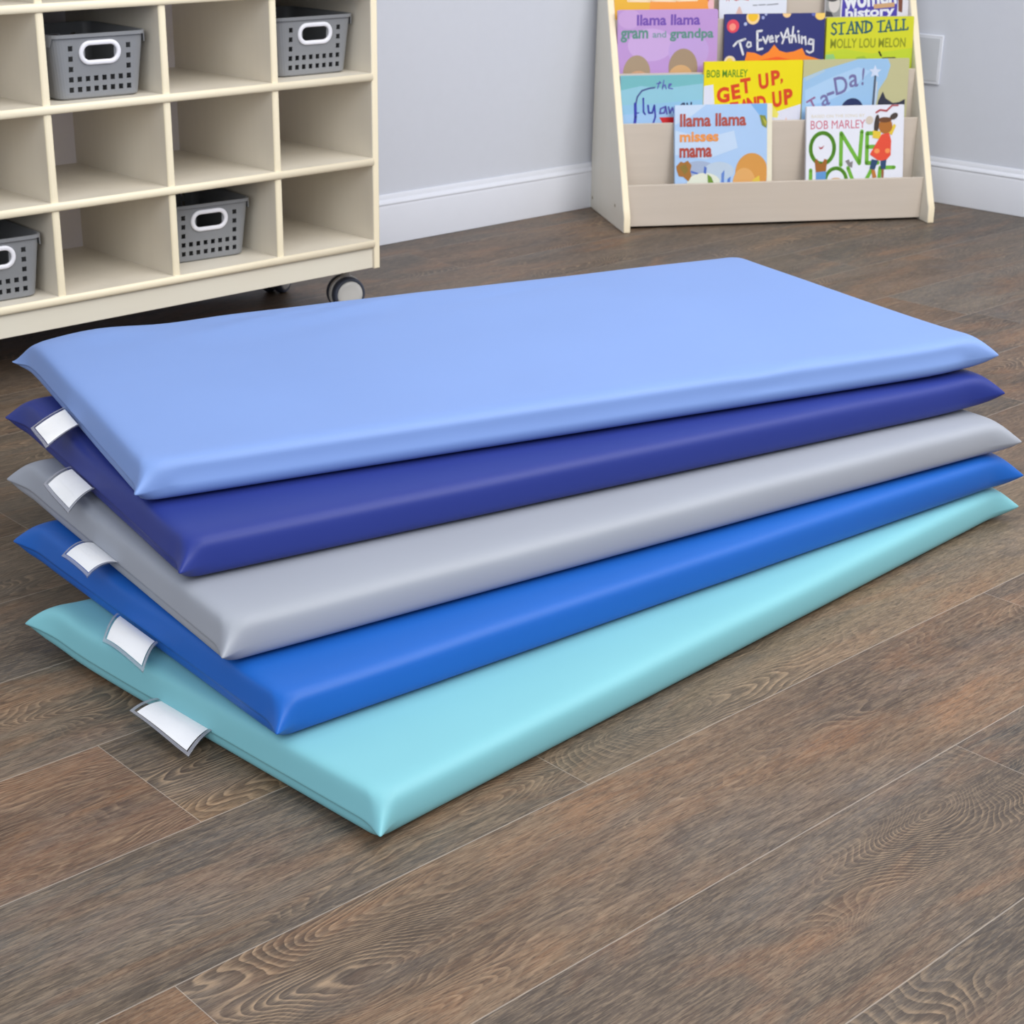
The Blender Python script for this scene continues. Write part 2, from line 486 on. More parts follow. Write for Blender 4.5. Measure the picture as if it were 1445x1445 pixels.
def bmat(x, yfront, z, a):
    # front bottom centre at (x, yfront)
    Rm = Matrix.Rotation(a, 4, 'Z')
    c = Vector((x, yfront, z)) + Rm @ Vector((0, .098, 0))
    return Matrix.Translation(c) @ Rm
b0 = empty('storage_basket', bmat(1.505, 2.638, SH[2]+.0012, -.05), 'grey plastic basket with white handle, in the upper left compartment above two empty ones', 'basket', GB)
basket_parts(b0)
for x, y, z, a, lb in ((1.986, 2.658, SH[2], -.03, 'grey plastic basket with white handle, in the upper compartment next to the right side panel'),
                       (1.740, 2.680, SH[0], -.08, 'grey plastic basket with white handle, pushed back in the bottom row, second compartment from right'),
                       (1.272, 2.642, SH[0], -.05, 'grey plastic basket with white handle, at bottom left, cut by the photo edge')):
    c = copy_tree(b0); c.matrix_world = bmat(x, y, z+.0012, a); tag(c, lb)

# ------------------------------------------------------------------ rest mats
TM = .0511
def mat_mesh(dz, wrinkle, seed, k_top):
    HX, HY = .6065, .2945
    def cl1(h):
        d = [0, .003, .006, .0095, .0135, .018, .024, .032, .042, .056, .075, .1, .135, .18]
        k = int((h-.18)/.045); st = (h-.18)/k
        d += [.18+st*i for i in range(1, k+1)]
        pos = [h-v for v in d]
        return [-p for p in pos] + [p for p in pos[::-1][1:]]
    xs, ys = cl1(HX), cl1(HY)
    nx, ny = len(xs), len(ys)
    fx = [x/HX for x in xs]; fy = [y/HY for y in ys]
    # ring: inset x, inset y, z fraction, corner radius, ear
    zz = [1.0, .996, .965, .91, .82, .67, .52, .43, .385, .36, .31, .20, .085, .012, 0.]
    ix = [.032, .0200, .0130, .0090, .0066, .0044, .0022, .0008, 0, .0016, .0022, .0014, .0040, .012, .024]
    iy = [.036, .0205, .0115, .0062, .0022, .0004, -.0004, -.0005, -.0005, -.0004, -.0003, .0006, .0040, .012, .026]
    rr_ = [.020, .022, .022, .021, .019, .016, .012, .010, .009, .009, .010, .012, .015, .018, .020]
    er = [0, 0, .02, .10, .24, .48, .75, .93, 1., .93, .80, .50, .20, 0, 0]
    rings = list(zip(ix, iy, zz, rr_, er))
    EX, EY = .0135, .0165
    def place(px, py, ins, rc, ear):
        a, b = HX-ins[0], HY-ins[1]
        x, y = px*a, py*b
        sx, sy = (1 if x >= 0 else -1), (1 if y >= 0 else -1)
        ax, ay = abs(x), abs(y)
        onx = abs(abs(px)-1) < 1e-6; ony = abs(abs(py)-1) < 1e-6
        s = max(a-ax, b-ay) if (onx or ony) else 1
        # s: distance from the corner along the outline
        s = (b-ay) if onx and not ony else ((a-ax) if ony and not onx else 0)
        if (onx or ony) and s < rc:
            tt = s/rc   # 0 at the corner, 1 at the tangent point
            if onx: th = PI/4*(1-tt)
            else: th = PI/2 - PI/4*(1-tt)
            if onx and ony: th = PI/4
            ax = a-rc+rc*math.cos(th); ay = b-rc+rc*math.sin(th)
        if ear and (onx or ony):
            k = (1-1/math.sqrt(2))*rc
            if sx < 0 and sy < 0:      # the corner whose ear is pulled in tight
                w = ear**2.2*math.exp(-(s/.010)**1.3)
                ax += (EX*.8+k)*w; ay += (EY*.8+k)*w
            else:
                w = ear*max(0, 1-s/.040)**1.6
                ax += (EX+k)*w; ay += (EY+k)*w
        return sx*ax, sy*ay
    bm = bmesh.new()
    idx = [(i, 0) for i in range(nx)] + [(nx-1, j) for j in range(1, ny)] + [(i, ny-1) for i in range(nx-2, -1, -1)] + [(0, j) for j in range(ny-2, 0, -1)]
    def gridlayer(ring):
        ins = (ring[0], ring[1]); g = {}
        for i in range(nx):
            for j in range(ny):
                onb = i in (0, nx-1) or j in (0, ny-1)
                px, py = place(fx[i], fy[j], ins, ring[3], 0)
                if not onb:
                    # keep interior verts inside the rounded corner
                    a, b, rc = HX-ins[0], HY-ins[1], ring[3]
                    dx, dy = abs(px)-(a-rc), abs(py)-(b-rc)
                    if dx > 0 and dy > 0:
                        m = max(dx, dy)/math.hypot(dx, dy)
                        px = math.copysign(a-rc+dx*m, px); py = math.copysign(b-rc+dy*m, py)
                g[i, j] = bm.verts.new((px, py, ring[2]*TM))
        return g
    top = gridlayer(rings[0]); bot = gridlayer(rings[-1])
    for i in range(nx-1):
        for j in range(ny-1):
            bm.faces.new([top[i, j], top[i+1, j], top[i+1, j+1], top[i, j+1]])
            bm.faces.new([bot[i, j], bot[i, j+1], bot[i+1, j+1], bot[i+1, j]])
    prev = [top[k] for k in idx]
    for r in rings[1:-1]:
        cur = []
        for (i, j) in idx:
            px, py = place(fx[i], fy[j], (r[0], r[1]), r[3], r[4])
            cur.append(bm.verts.new((px, py, r[2]*TM)))
        for k in range(len(idx)):
            k2 = (k+1) % len(idx)
            bm.faces.new([prev[k], cur[k], cur[k2], prev[k2]])
        prev = cur
    cur = [bot[k] for k in idx]
    for k in range(len(idx)):
        k2 = (k+1) % len(idx)
        bm.faces.new([prev[k], cur[k], cur[k2], prev[k2]])
    # soft deformation
    cl, cr, cf = dz
    for v in bm.verts:
        x, y, z = v.co
        zf = z/TM
        up = 0
        for (cx, cy, d, sg) in ((-.615, .306, cl, .055), (.615, -.306, cr, .055), (-.615, -.306, cf, .03)):
            rr = math.hypot(x-cx, y-cy)
            k = math.exp(-(rr/sg)**1.5)
            if d < 0: k *= min(1, zf*2)
            up += d*k
        # gentle crown, unevenness and edge waviness
        inside = max(0, min(1, (HX-abs(x))/.05))*max(0, min(1, (HY-abs(y))/.05))
        if zf > .6:
            up += (zf-.6)/.4*(.0014*noise.noise((x*5, y*7, seed)) - .0013)
        nw = noise.noise((x*7, y*7, seed+3))*.0012
        if 0.05 < zf < .95 and abs(x) < .56 and abs(y) > .28: v.co.y += math.copysign(nw, y)
        if 0.05 < zf < .95 and abs(y) < .26 and abs(x) > .59: v.co.x += math.copysign(nw, x)
        if k_top and y < -.25 and abs(x) < .57:
            v.co.y += -.0020*math.exp(-((zf-.28)/.18)**2) + .0016*math.exp(-((zf-.62)/.14)**2) + .0016*math.exp(-((zf-.5)/.12)**2)*math.exp(-((x-.24-.3*(zf-.5))/.02)**2)
        if zf > .5:
            for (wx, wy, ang, ln_, wd, ht) in wrinkle:
                ca, sa = math.cos(ang), math.sin(ang)
                p = (x-wx)*ca+(y-wy)*sa; q = -(x-wx)*sa+(y-wy)*ca
                up += ht*math.exp(-(p/ln_)**2-(q/wd)**2)
        v.co.z += up
    return bm

mats = [  # centre, angle, colour, corner lifts, label corners, label text
    ((1.4342, 1.3931), .0621, (125, 188, 199), (.0137, -.0028, 0), 'aqua rest mat lying on the floor at the bottom of the stack',
     [(-.6011, .0621, .021), (-.6041, -.0345, .021), (-.6388, .0686, .017), (-.6448, -.045, .010)], .004),
    ((1.4610, 1.4631), -.0632, (22, 94, 184), (.0034, -.0019, 0), 'royal blue rest mat second from the bottom, on the aqua one',
     [(-.6106, .0424, .0712), (-.6106, -.0545, .0712), (-.6485, .0065, .0592), (-.6462, -.085, .0585)], .006),
    ((1.4755, 1.5069), -.1319, (156, 161, 172), (.0021, -.0019, 0), 'light grey rest mat in the middle of the stack, between navy and royal blue',
     [(-.6062, .0549, .1225), (-.6054, -.0267, .1225), (-.6467, .0511, .1125), (-.6432, -.0184, .111)], .007),
    ((1.5089, 1.5792), -.1874, (36, 52, 132), (-.004, .006, 0), 'navy blue rest mat second from the top of the stack',
     [(-.6086, .0663, .1735), (-.6085, -.0221, .1735), (-.6486, .0515, .1625), (-.6515, -.0492, .159)], .004),
    ((1.5402, 1.6371), -.2694, (123, 153, 212), (-.015, .0076, 0), 'periwinkle blue rest mat on top of the stack',
     [(-.6085, .0428, .2215), (-.6085, -.034, .2215), (-.6595, .012, .2105), (-.6600, -.0715, .2095)], .002),
]
wr_top = [(-.30, .22, .35, .16, .010, .0040), (-.22, .17, .25, .20, .012, -.0028), (-.12, .24, .30, .14, .012, .0030), (.05, .20, .2, .2, .014, -.002), (.30, -.278, .5, .03, .010, .0045), (.24, -.284, -.3, .05, .008, -.0035), (-.50, .25, .3, .06, .04, .005), (-.40, .27, 0, .05, .03, -.004)]
GM = 'flat vinyl rest mats stacked in a fan on the floor'
for k, (c, a, rgb, dz, lb, P4, arch) in enumerate(mats):
    z0 = k*TM + .0003*(k+1)
    root = empty('rest_mat', Matrix.Translation((c[0], c[1], z0)) @ Matrix.Rotation(a, 4, 'Z'), lb, 'mat', GM)
    wr = wr_top if k == 4 else []
    bm = mat_mesh(dz, wr, k*3.7, k == 4)
    mv = vinyl('vinyl_'+('aqua', 'royal', 'grey', 'navy', 'periwinkle')[k], rgb, (.50, .46, .50, .48, .52)[k])
    link('mat_cover', bm, mv, root, smooth=True, subsurf=1)
    # clear label pocket sewn into the end seam, holding a blank white card
    A, B, C, D = [Vector((p[0], p[1], p[2]-k*TM)) for p in P4]
    def surf(s, q, lift):
        # s along the seam 0..1, q outward 0..1
        p = (A.lerp(B, s)).lerp(C.lerp(D, s), q)
        p = p + Vector((0, 0, arch*4*q*(1-q) + lift + .0010*math.sin(s*5+k)*q))
        if k in (1, 2): p += Vector((0, 0, .004*4*s*(1-s)*q))
        return p
    def sheet(bm, s0, s1, q0, q1, lift, m=12, mi=0, rnd_=0):
        g = [[bm.verts.new(surf(s0+(s1-s0)*i/m, q0+(q1-q0)*j/m, lift)) for j in range(m+1)] for i in range(m+1)]
        for i in range(m):
            for j in range(m):
                f = bm.faces.new([g[i][j], g[i+1][j], g[i+1][j+1], g[i][j+1]]); f.material_index = mi; f.smooth = True
        return g
    bm = bmesh.new()
    gt = sheet(bm, 0, 1, 0, 1, .0009); gb = sheet(bm, 0, 1, 0, 1, -.0007)
    m = 12
    bd = [(i, 0) for i in range(m)] + [(m, j) for j in range(m)] + [(i, m) for i in range(m, 0, -1)] + [(0, j) for j in range(m, 0, -1)]
    for (i, j), (i2, j2) in zip(bd, bd[1:]+bd[:1]):
        f = bm.faces.new([gt[i][j], gt[i2][j2], gb[i2][j2], gb[i][j]])
    # welded edge band
    e = .045
    for (s0, s1, q0, q1) in ((0, e, 0, 1), (1-e, 1, 0, 1), (e, 1-e, 1-e*1.5, 1)):
        sheet(bm, s0, s1, q0, q1, .0013, 8, 1)
    pk = link('label_pocket', bm, [M['clear'], M['clearedge']], root)
    pk['label'] = 'clear vinyl label pocket'
    bm = bmesh.new()
    sheet(bm, .075, .93, .02, .90, .0001)

    cd_ = link('paper_card', bm, M['card'], pk)
    cd_['label'] = 'blank white paper card'

# ------------------------------------------------------------------ bookcase
BA = 1.0173386533
BU = Vector((math.sin(BA), -math.cos(BA), 0)); BV = Vector((math.cos(BA), math.sin(BA), 0)); BO = Vector((3.0539971, 2.80985233, 0))
BWID = .8256
BM = Matrix(((BU.x, BV.x, 0, BO.x), (BU.y, BV.y, 0, BO.y), (0, 0, 1, 0), (0, 0, 0, 1)))
bk = empty('book_display_stand', BM, 'tiered birch book display stand with slanted sides in the room corner', 'bookcase')
outline = [(.002, 0), (.348, 0), (.340, .74), (.330, .748), (.318, .742), (.242, .538), (.014, .058), (.004, .040)]
PT = .018
for s in (0, BWID-PT):
    bm = bmesh.new(); prism(bm, outline, 'x', s, s+PT)
    for f in bm.faces:
        n = f.normal if f.normal.length else (f.normal_update() or f.normal)
        f.normal_update()
        if abs(f.normal.x) < .5: f.material_index = 1
    link('side_panel', bm, [M['caseside'], M['caseedge']], bk, bevel=.0025)
TV = [.050, .120, .165, .215, .268]; TZ = [.11, .252, .3695, .496, .62]; TB = [.018, .14, .26, .385]
TW0, TW1 = PT, BWID-PT
for i, (v, z) in enumerate(zip(TV, TZ)):
    z0 = .006 if i == 0 else TB[min(i-1, 3)]-.012
    bm = bmesh.new(); box(bm, TW0, TW1, v, v+.0105, z0, z)
    link('front_rail' if i == 0 else 'tier_board', bm, M['case'], bk, bevel=.0015)
for i in range(4):
    bm = bmesh.new(); box(bm, TW0, TW1, TV[i]+.0105, TV[i+1]-(0 if True else 0), TB[i]-.014, TB[i]-.0036)
    link('ledge', bm, M['case'], bk)
bm = bmesh.new(); box(bm, TW0, TW1, .325, .335, .02, .735)
link('back_panel', bm, M['case'], bk)
for v, z in ((.3219, .0295), (.0926, .0531)):
    bm = bmesh.new(); cyl(bm, (-.0006, v, z), (1, 0, 0), .0042, .0012, 16)
    link('screw_cap', bm, M['screw'], bk)

# ------------------------------------------------------------------ books
FONT = None
def text_mesh(body, bold=0., shear=0.):
    cu = bpy.data.curves.new('t', 'FONT'); cu.body = body; cu.size = 1; cu.offset = bold; cu.shear = shear; cu.resolution_u = 3
    ob = bpy.data.objects.new('t', cu); COL.objects.link(ob)
    dg = bpy.context.evaluated_depsgraph_get(); dg.update()
    me = bpy.data.meshes.new_from_object(ob.evaluated_get(dg))
    bpy.data.objects.remove(ob); bpy.data.curves.remove(cu)
    vs = [(v.co.x, v.co.y) for v in me.vertices]; fs = [tuple(p.vertices) for p in me.polygons]
    bpy.data.meshes.remove(me)
    return vs, fs

MATC = {}
def ink(rgb):
    if rgb not in MATC: MATC[rgb] = flat('ink_%d_%d_%d' % rgb, rgb, .32)
    return MATC[rgb]

class Book:
    """Cover art is drawn in the photo-like units (px0, py0) = top-left corner, scale metres per unit."""
    def __init__(s, tier, u0, u1, h, px0, py0, sc, base, thick=.009, back_shift=0., round_=.003, lift=0.):
        s.t, s.u0, s.w, s.h, s.px0, s.py0, s.sc, s.thick, s.bs = tier, u0, u1-u0, h, px0, py0, sc, thick, back_shift
        s.bm = bmesh.new(); s.mats = [ink(base)]; s.layer = 0; s.base = base; s.lift = lift
        s.round_ = round_
        P = s.outline(s.w, h, round_)
        prism(s.bm, P, 'y', 0, .0018)
        # spine strip and back cover
        box(s.bm, 0, .0016, .0017, thick, .001, h-.001)
        if not back_shift:
            prism(s.bm, P, 'y', thick-.0018, thick)
    def outline(s, w, h, r):
        P = []
        for cx, cy, a0 in ((w-r, r, -PI/2), (w-r, h-r, 0), (r, h-r, PI/2), (r, r, PI)):
            for j in range(4): a = a0 + PI/2*j/3; P.append((cx+r*math.cos(a), cy+r*math.sin(a)))
        return P
    def mi(s, rgb):
        m = ink(rgb)
        if m not in s.mats: s.mats.append(m)
        return s.mats.index(m)
    def xy(s, p):
        return (min(max((p[0]-s.px0)*s.sc, .0004), s.w-.0004), min(max(s.h-(p[1]-s.py0)*s.sc, .0004), s.h-.0004))
    def nxt(s):
        s.layer += 1; return -.00006*s.layer
    def poly(s, pts, rgb):
        y = s.nxt(); i = s.mi(rgb)
        vs = [s.bm.verts.new((a, y, b)) for a, b in [s.xy(p) for p in pts]]
        from mathutils.geometry import tessellate_polygon
        tri = tessellate_polygon([[Vector((v.co.x, v.co.z, 0)) for v in vs]])
        for t in tri:
            try: f = s.bm.faces.new([vs[k] for k in t]); f.material_index = i
            except Exception: pass
        return s
    def ell(s, cx, cy, rx, ry, rgb, rot=0, n=28, a0=0, a1=2*PI):
        pts = []
        for j in range(n):
            a = a0+(a1-a0)*j/(n if a1-a0 > 6.2 else n-1)
            x, y = rx*math.cos(a), ry*math.sin(a)
            pts.append((cx+x*math.cos(rot)-y*math.sin(rot), cy+x*math.sin(rot)+y*math.cos(rot)))
        return s.poly(pts, rgb)
    def ring(s, cx, cy, rx, ry, wd, rgb, a0=0, a1=2*PI, n=40):
        return s.stroke([[(cx+rx*math.cos(a0+(a1-a0)*j/n), cy+ry*math.sin(a0+(a1-a0)*j/n)) for j in range(n+1)]], wd, rgb)
    def stroke(s, lines, wd, rgb):
        y = s.nxt(); i = s.mi(rgb); B = s.bm
        def V(p): a, b = s.xy(p); return B.verts.new((a, y, b))
        for ln in lines:
            for p, q in zip(ln, ln[1:]):
                dx, dy = q[0]-p[0], q[1]-p[1]; L = math.hypot(dx, dy) or 1
                nx, ny = -dy/L*wd/2, dx/L*wd/2
                f = B.faces.new([V((p[0]+nx, p[1]+ny)), V((q[0]+nx, q[1]+ny)), V((q[0]-nx, q[1]-ny)), V((p[0]-nx, p[1]-ny))]); f.material_index = i
            for p in ln:
                f = B.faces.new([V((p[0]+wd/2*math.cos(2*PI*j/10), p[1]+wd/2*math.sin(2*PI*j/10))) for j in range(10)]); f.material_index = i
        return s
    def text(s, body, x0, x1, y0, y1, rgb, bold=.0, rot=0., shear=0.):
        """fit the text in the box x0..x1 / y0..y1 (top..bottom), then turn it about the box centre"""
        vs, fs = text_mesh(body, bold, shear)
        ax, bx = min(v[0] for v in vs), max(v[0] for v in vs); ay, by = min(v[1] for v in vs), max(v[1] for v in vs)
        y = s.nxt(); i = s.mi(rgb); cx, cy = (x0+x1)/2, (y0+y1)/2
        out = []
        for vx, vy in vs:
            px = x0+(vx-ax)/(bx-ax)*(x1-x0); py = y1-(vy-ay)/(by-ay)*(y1-y0)
            dx, dy = px-cx, py-cy
            out.append((cx+dx*math.cos(rot)+dy*math.sin(rot), cy-dx*math.sin(rot)+dy*math.cos(rot)))
        V = [s.bm.verts.new((a, y, b)) for a, b in [s.xy(p) for p in out]]
        for f in fs:
            try: g = s.bm.faces.new([V[k] for k in f]); g.material_index = i
            except Exception: pass
        return s
    def build(s, label, group='picture books on the display stand'):
        t = s.t
        P0 = Vector((TV[t]+.0135, TB[t]+.0006+s.lift)); P1 = Vector((TV[t+1]-.0118, TZ[t+1])); d = (P1-P0).normalized()
        up = BV*d.x + Vector((0, 0, d.y)); nr = BV*d.y - Vector((0, 0, d.x))
        o = BO + BU*s.u0 + BV*P0.x + Vector((0, 0, P0.y))
        m = Matrix(((BU.x, nr.x, up.x, o.x), (BU.y, nr.y, up.y, o.y), (BU.z, nr.z, up.z, o.z), (0, 0, 0, 1)))
        r = empty('picture_book', m, label, 'book', group)
        me = link('book_cover', s.bm, s.mats, r)
        bm = bmesh.new(); box(bm, .0018, s.w-.003, .0019, s.thick-.0019, .003, s.h-.003)
        link('page_block', bm, M['pages'], r)
        if s.bs:
            bm = bmesh.new(); prism(bm, [(a+s.bs, b) for a, b in s.outline(s.w, s.h, s.round_)], 'y', s.thick-.0018, s.thick)
            link('back_cover', bm, M['pages'], r)
        return r

# --- front ledge
A = Book(0, .1515, .395, .283, 515, 815, .000335, (172, 204, 244), back_shift=.016)
A.poly([(515, 815), (760, 815), (640, 900), (515, 960)], (200, 220, 246)).poly([(1110, 815), (1240, 815), (1240, 1000), (1180, 900)], (120, 176, 232))
A.poly([(515, 1000), (760, 1060), (980, 1010), (1010, 1140), (760, 1220), (515, 1180)], (196, 218, 246))
A.ell(700, 1290, 130, 60, (164, 180, 210)).ell(860, 1310, 120, 70, (188, 206, 226)).ell(740, 1390, 130, 70, (226, 230, 214))
A.poly([(880, 1330), (905, 1300), (900, 1420), (880, 1430)], (96, 132, 206)).poly([(930, 1370), (955, 1350), (945, 1440), (925, 1430)], (84, 124, 204))
A.poly([(745, 1270), (765, 1280), (760, 1330), (740, 1320)], (70, 104, 190)).poly([(640, 1300), (700, 1320), (690, 1330), (640, 1316)], (74, 108, 196))
A.ell(1120, 1330, 130, 150, (216, 152, 70)).ell(1060, 1400, 90, 110, (226, 170, 100)).poly([(1130, 1380), (1180, 1350), (1200, 1480), (1110, 1480)], (226, 196, 70))
A.poly([(525, 1265), (560, 1230), (585, 1240), (615, 1225), (645, 1260), (635, 1300), (645, 1340), (620, 1380), (580, 1345), (545, 1340), (530, 1300)], (166, 110, 40))
A.poly([(550, 1270), (600, 1250), (620, 1300), (590, 1330)], (140, 116, 44))
A.poly([(770, 1330), (800, 1350), (835, 1430), (800, 1440), (775, 1400)], (110, 148, 48))
A.poly([(1180, 900), (1225, 905), (1258, 950), (1235, 998), (1200, 975)], (128, 140, 36)).poly([(1200, 915), (1236, 950), (1230, 985)], (186, 180, 60))
A.text('llama llama', 555, 1075, 880, 976, (176, 70, 56), .03).text('misses', 553, 858, 1012, 1088, (238, 152, 74), .035).text('mama', 550, 805, 1130, 1204, (176, 66, 52), .035)
A.build('light blue picture book with reddish brown and orange lettering, front ledge, left of two')

Bk = Book(0, .500, .7635, .273, 305, 845, .000344, (232, 234, 246))
G = (112, 180, 52)
Bk.text('BASED ON THE SONG BY', 343, 760, 908, 930, (216, 204, 176), .0).text('BOB MARLEY', 338, 765, 950, 1012, (204, 92, 120), .0)
Bk.ring(432, 1152, 92, 112, 30, G).stroke([[(578, 1278), (578, 1045), (724, 1268), (740, 1036)]], 30, G).stroke([[(782, 1268), (782, 1050), (860, 1050)], [(782, 1150), (860, 1150)], [(782, 1268), (870, 1268)]], 30, G)
Bk.stroke([[(342, 1310), (342, 1500), (420, 1500)]], 28, G).ring(540, 1400, 84, 100, 28, G).stroke([[(635, 1300), (720, 1500), (830, 1300)]], 28, G).stroke([[(1000, 1305), (890, 1305), (870, 1500), (1000, 1500)], [(880, 1400), (960, 1400)]], 28, G)
Bk.poly([(400, 1138), (420, 1146), (448, 1130), (432, 1154), (414, 1160)], (176, 70, 84))
Bk.poly([(372, 1240), (392, 1228), (408, 1262), (432, 1262), (448, 1228), (470, 1236), (462, 1320), (382, 1326)], (160, 98, 34)).poly([(382, 1326), (462, 1320), (460, 1440), (384, 1440)], (96, 152, 212))
Bk.poly([(612, 1250), (640, 1236), (650, 1260), (672, 1250), (668, 1300), (640, 1290)], (132, 128, 130)).ell(540, 1385, 40, 16, (216, 180, 140))
Bk.ell(855, 985, 20, 70, (64, 50, 44), .1).ell(990, 930, 34, 22, (70, 58, 54), -.5).ell(798, 955, 30, 30, (214, 202, 188))
Bk.stroke([[(850, 900), (880, 882), (930, 890), (975, 850), (1020, 850)]], 14, (186, 84, 92))
Bk.poly([(825, 1030), (890, 1040), (885, 1095), (825, 1085)], (232, 200, 60)).poly([(950, 1050), (992, 985), (1008, 1000), (975, 1070)], (232, 200, 60))
Bk.ell(925, 1000, 54, 56, (176, 108, 40)).ell(920, 955, 52, 20, (110, 66, 34))
Bk.poly([(895, 1060), (955, 1050), (972, 1110), (970, 1215), (930, 1256), (870, 1250), (805, 1205), (850, 1130)], (232, 78, 52))
Bk.ell(860, 1182, 22, 18, (248, 150, 84)).ell(944, 1182, 20, 18, (248, 150, 84))
Bk.poly([(820, 1240), (870, 1252), (845, 1320), (805, 1310)], (40, 70, 110)).poly([(890, 1256), (938, 1246), (930, 1316), (895, 1316)], (40, 70, 110))
Bk.poly([(818, 1316), (846, 1322), (862, 1376), (830, 1380)], (190, 120, 50)).poly([(900, 1316), (918, 1316), (916, 1400), (900, 1400)], (150, 90, 50))
Bk.build('white picture book with big green lettering and a child in a red dress, front ledge')

# --- second tier
C = Book(1, .0188, .2345, .227, 85, 593, .000333, (152, 202, 236))
C.poly([(85, 593), (735, 593), (735, 660), (420, 690), (240, 670), (85, 700)], (122, 192, 200)).poly([(85, 700), (240, 670), (420, 690), (735, 660), (735, 780), (400, 800), (85, 810)], (150, 206, 226))
C.poly([(85, 880), (735, 850), (735, 1300), (85, 1300)], (166, 204, 244))
PB = (62, 66, 178); PB2 = (96, 98, 190)
C.stroke([[(388, 640), (372, 690)], [(365, 655), (398, 650)], [(420, 632), (410, 695)], [(412, 680), (430, 665), (440, 695)], [(462, 680), (480, 660), (462, 660), (458, 690), (490, 695)]], 9, PB2)
C.stroke([[(200, 960), (208, 880), (205, 800), (215, 750), (250, 705), (310, 688), (350, 684)]], 12, (70, 82, 150)).stroke([[(198, 960), (204, 900), (200, 800)]], 22, PB).stroke([[(205, 872), (228, 868)]], 9, PB)
C.stroke([[(262, 762), (266, 862), (280, 880)]], 13, PB).stroke([[(300, 815), (308, 870), (335, 870), (350, 815)], [(350, 815), (360, 900), (340, 960)]], 14, PB)
C.stroke([[(440, 825), (400, 840), (395, 875), (430, 872), (440, 830), (450, 878)], [(462, 830), (475, 875), (492, 835), (508, 875), (525, 825)]], 13, PB2)
C.stroke([[(575, 805), (545, 830), (550, 860), (580, 850), (585, 805), (592, 860)], [(608, 805), (616, 850), (632, 850)], [(640, 800), (640, 880)]], 12, (40, 44, 90))
C.poly([(392, 905), (640, 905), (600, 985), (440, 985)], (216, 40, 44))
C.build('aqua and blue picture book with handwritten blue lettering, second tier, left end')

D = Book(1, .2355, .4965, .258, 742, 487, .000338, (244, 226, 8))
D.poly([(742, 665), (815, 655), (830, 800), (960, 850), (1300, 870), (1516, 810), (1516, 1300), (742, 1300)], (228, 230, 246))
D.poly([(1290, 820), (1340, 880), (1330, 910), (1280, 900)], (240, 232, 110)).poly([(1380, 950), (1400, 905), (1420, 950)], (236, 208, 206))
D.text('BOB MARLEY', 762, 1082, 548, 604, (92, 148, 30), .015)
RD = (222, 70, 30)
for ch, x0, x1, y0, y1, r in (('G', 845, 945, 675, 790, .10), ('E', 960, 1028, 655, 765, .16), ('T', 1030, 1112, 612, 725, .14), ('U', 1170, 1248, 580, 695, .12), ('P', 1268, 1338, 558, 668, .12), (',', 1342, 1362, 620, 660, 0),
                              ('S', 890, 950, 800, 880, .1), ('T', 955, 1020, 785, 870, .1), ('A', 1030, 1100, 765, 860, .12), ('N', 1085, 1160, 752, 850, .12), ('D', 1165, 1235, 742, 845, .12), ('U', 1285, 1358, 712, 830, .12), ('P', 1375, 1445, 695, 812, .12)):
    D.text(ch, x0, x1, y0, y1, RD, .045, r)
D.build('bright yellow picture book with red tilted lettering, middle of the second tier')

E_ = Book(1, .4985, .784, .258, 270, 470, .000343, (198, 194, 148))
E_.poly([(270, 600), (420, 545), (700, 470), (930, 460), (955, 520), (930, 610), (870, 700), (850, 870), (250, 1300), (262, 800)], (160, 200, 238))
E_.poly([(290, 690), (520, 590), (700, 530), (800, 560), (640, 700), (450, 780), (300, 800)], (178, 212, 246)).poly([(285, 600), (430, 540), (440, 556), (290, 625)], (180, 206, 226))
PU = (120, 116, 168)
for ch, x0, x1, y0, y1, r, bd in (('T', 318, 396, 748, 840, .5, 0), ('a', 418, 486, 722, 808, .3, 0), ('-', 462, 522, 706, 728, .3, 0), ('D', 520, 622, 592, 722, .22, 0), ('a', 632, 704, 580, 674, .1, 0), ('!', 732, 750, 536, 662, -.02, 0)):
    E_.text(ch, x0, x1, y0, y1, PU if ch != 'T' else (150, 104, 150), .012, r)
E_.stroke([[(838, 600), (832, 830)]], 16, (84, 92, 110)).stroke([[(852, 640), (850, 820)]], 8, (220, 222, 226))
E_.poly([(832, 515), (848, 548), (884, 550), (856, 572), (866, 606), (835, 588), (802, 604), (812, 570), (786, 548), (820, 546)], (214, 226, 250))
E_.ell(668, 850, 92, 96, (38, 50, 96)).poly([(905, 710), (930, 760), (990, 796), (1040, 790), (1085, 768), (1085, 900), (860, 900), (872, 780)], (52, 54, 72))
E_.build('khaki picture book with a sky blue swirl and lilac lettering, second tier, right end')

# --- third tier
F3 = Book(2, .0188, .280, .262, 60, 72, .000332, (194, 154, 216), round_=.006)
F3.ell(320, 330, 180, 120, (206, 172, 226)).ell(620, 380, 160, 140, (196, 164, 224)).ell(150, 140, 90, 70, (204, 166, 222))
F3.text('llama llama', 208, 706, 108, 188, (116, 78, 178), .03).text('gram', 82, 298, 220, 310, (94, 146, 136), .03).text('and', 332, 440, 228, 278, (130, 158, 170), .02).text('grandpa', 468, 815, 212, 306, (94, 146, 136), .03)
F3.ell(212, 540, 108, 136, (172, 150, 124)).ell(225, 590, 90, 70, (214, 168, 132)).ell(578, 500, 115, 140, (168, 144, 118)).ell(560, 570, 96, 90, (216, 172, 120))
F3.build('lilac picture book with purple and green lettering and two tan mounds, third tier')

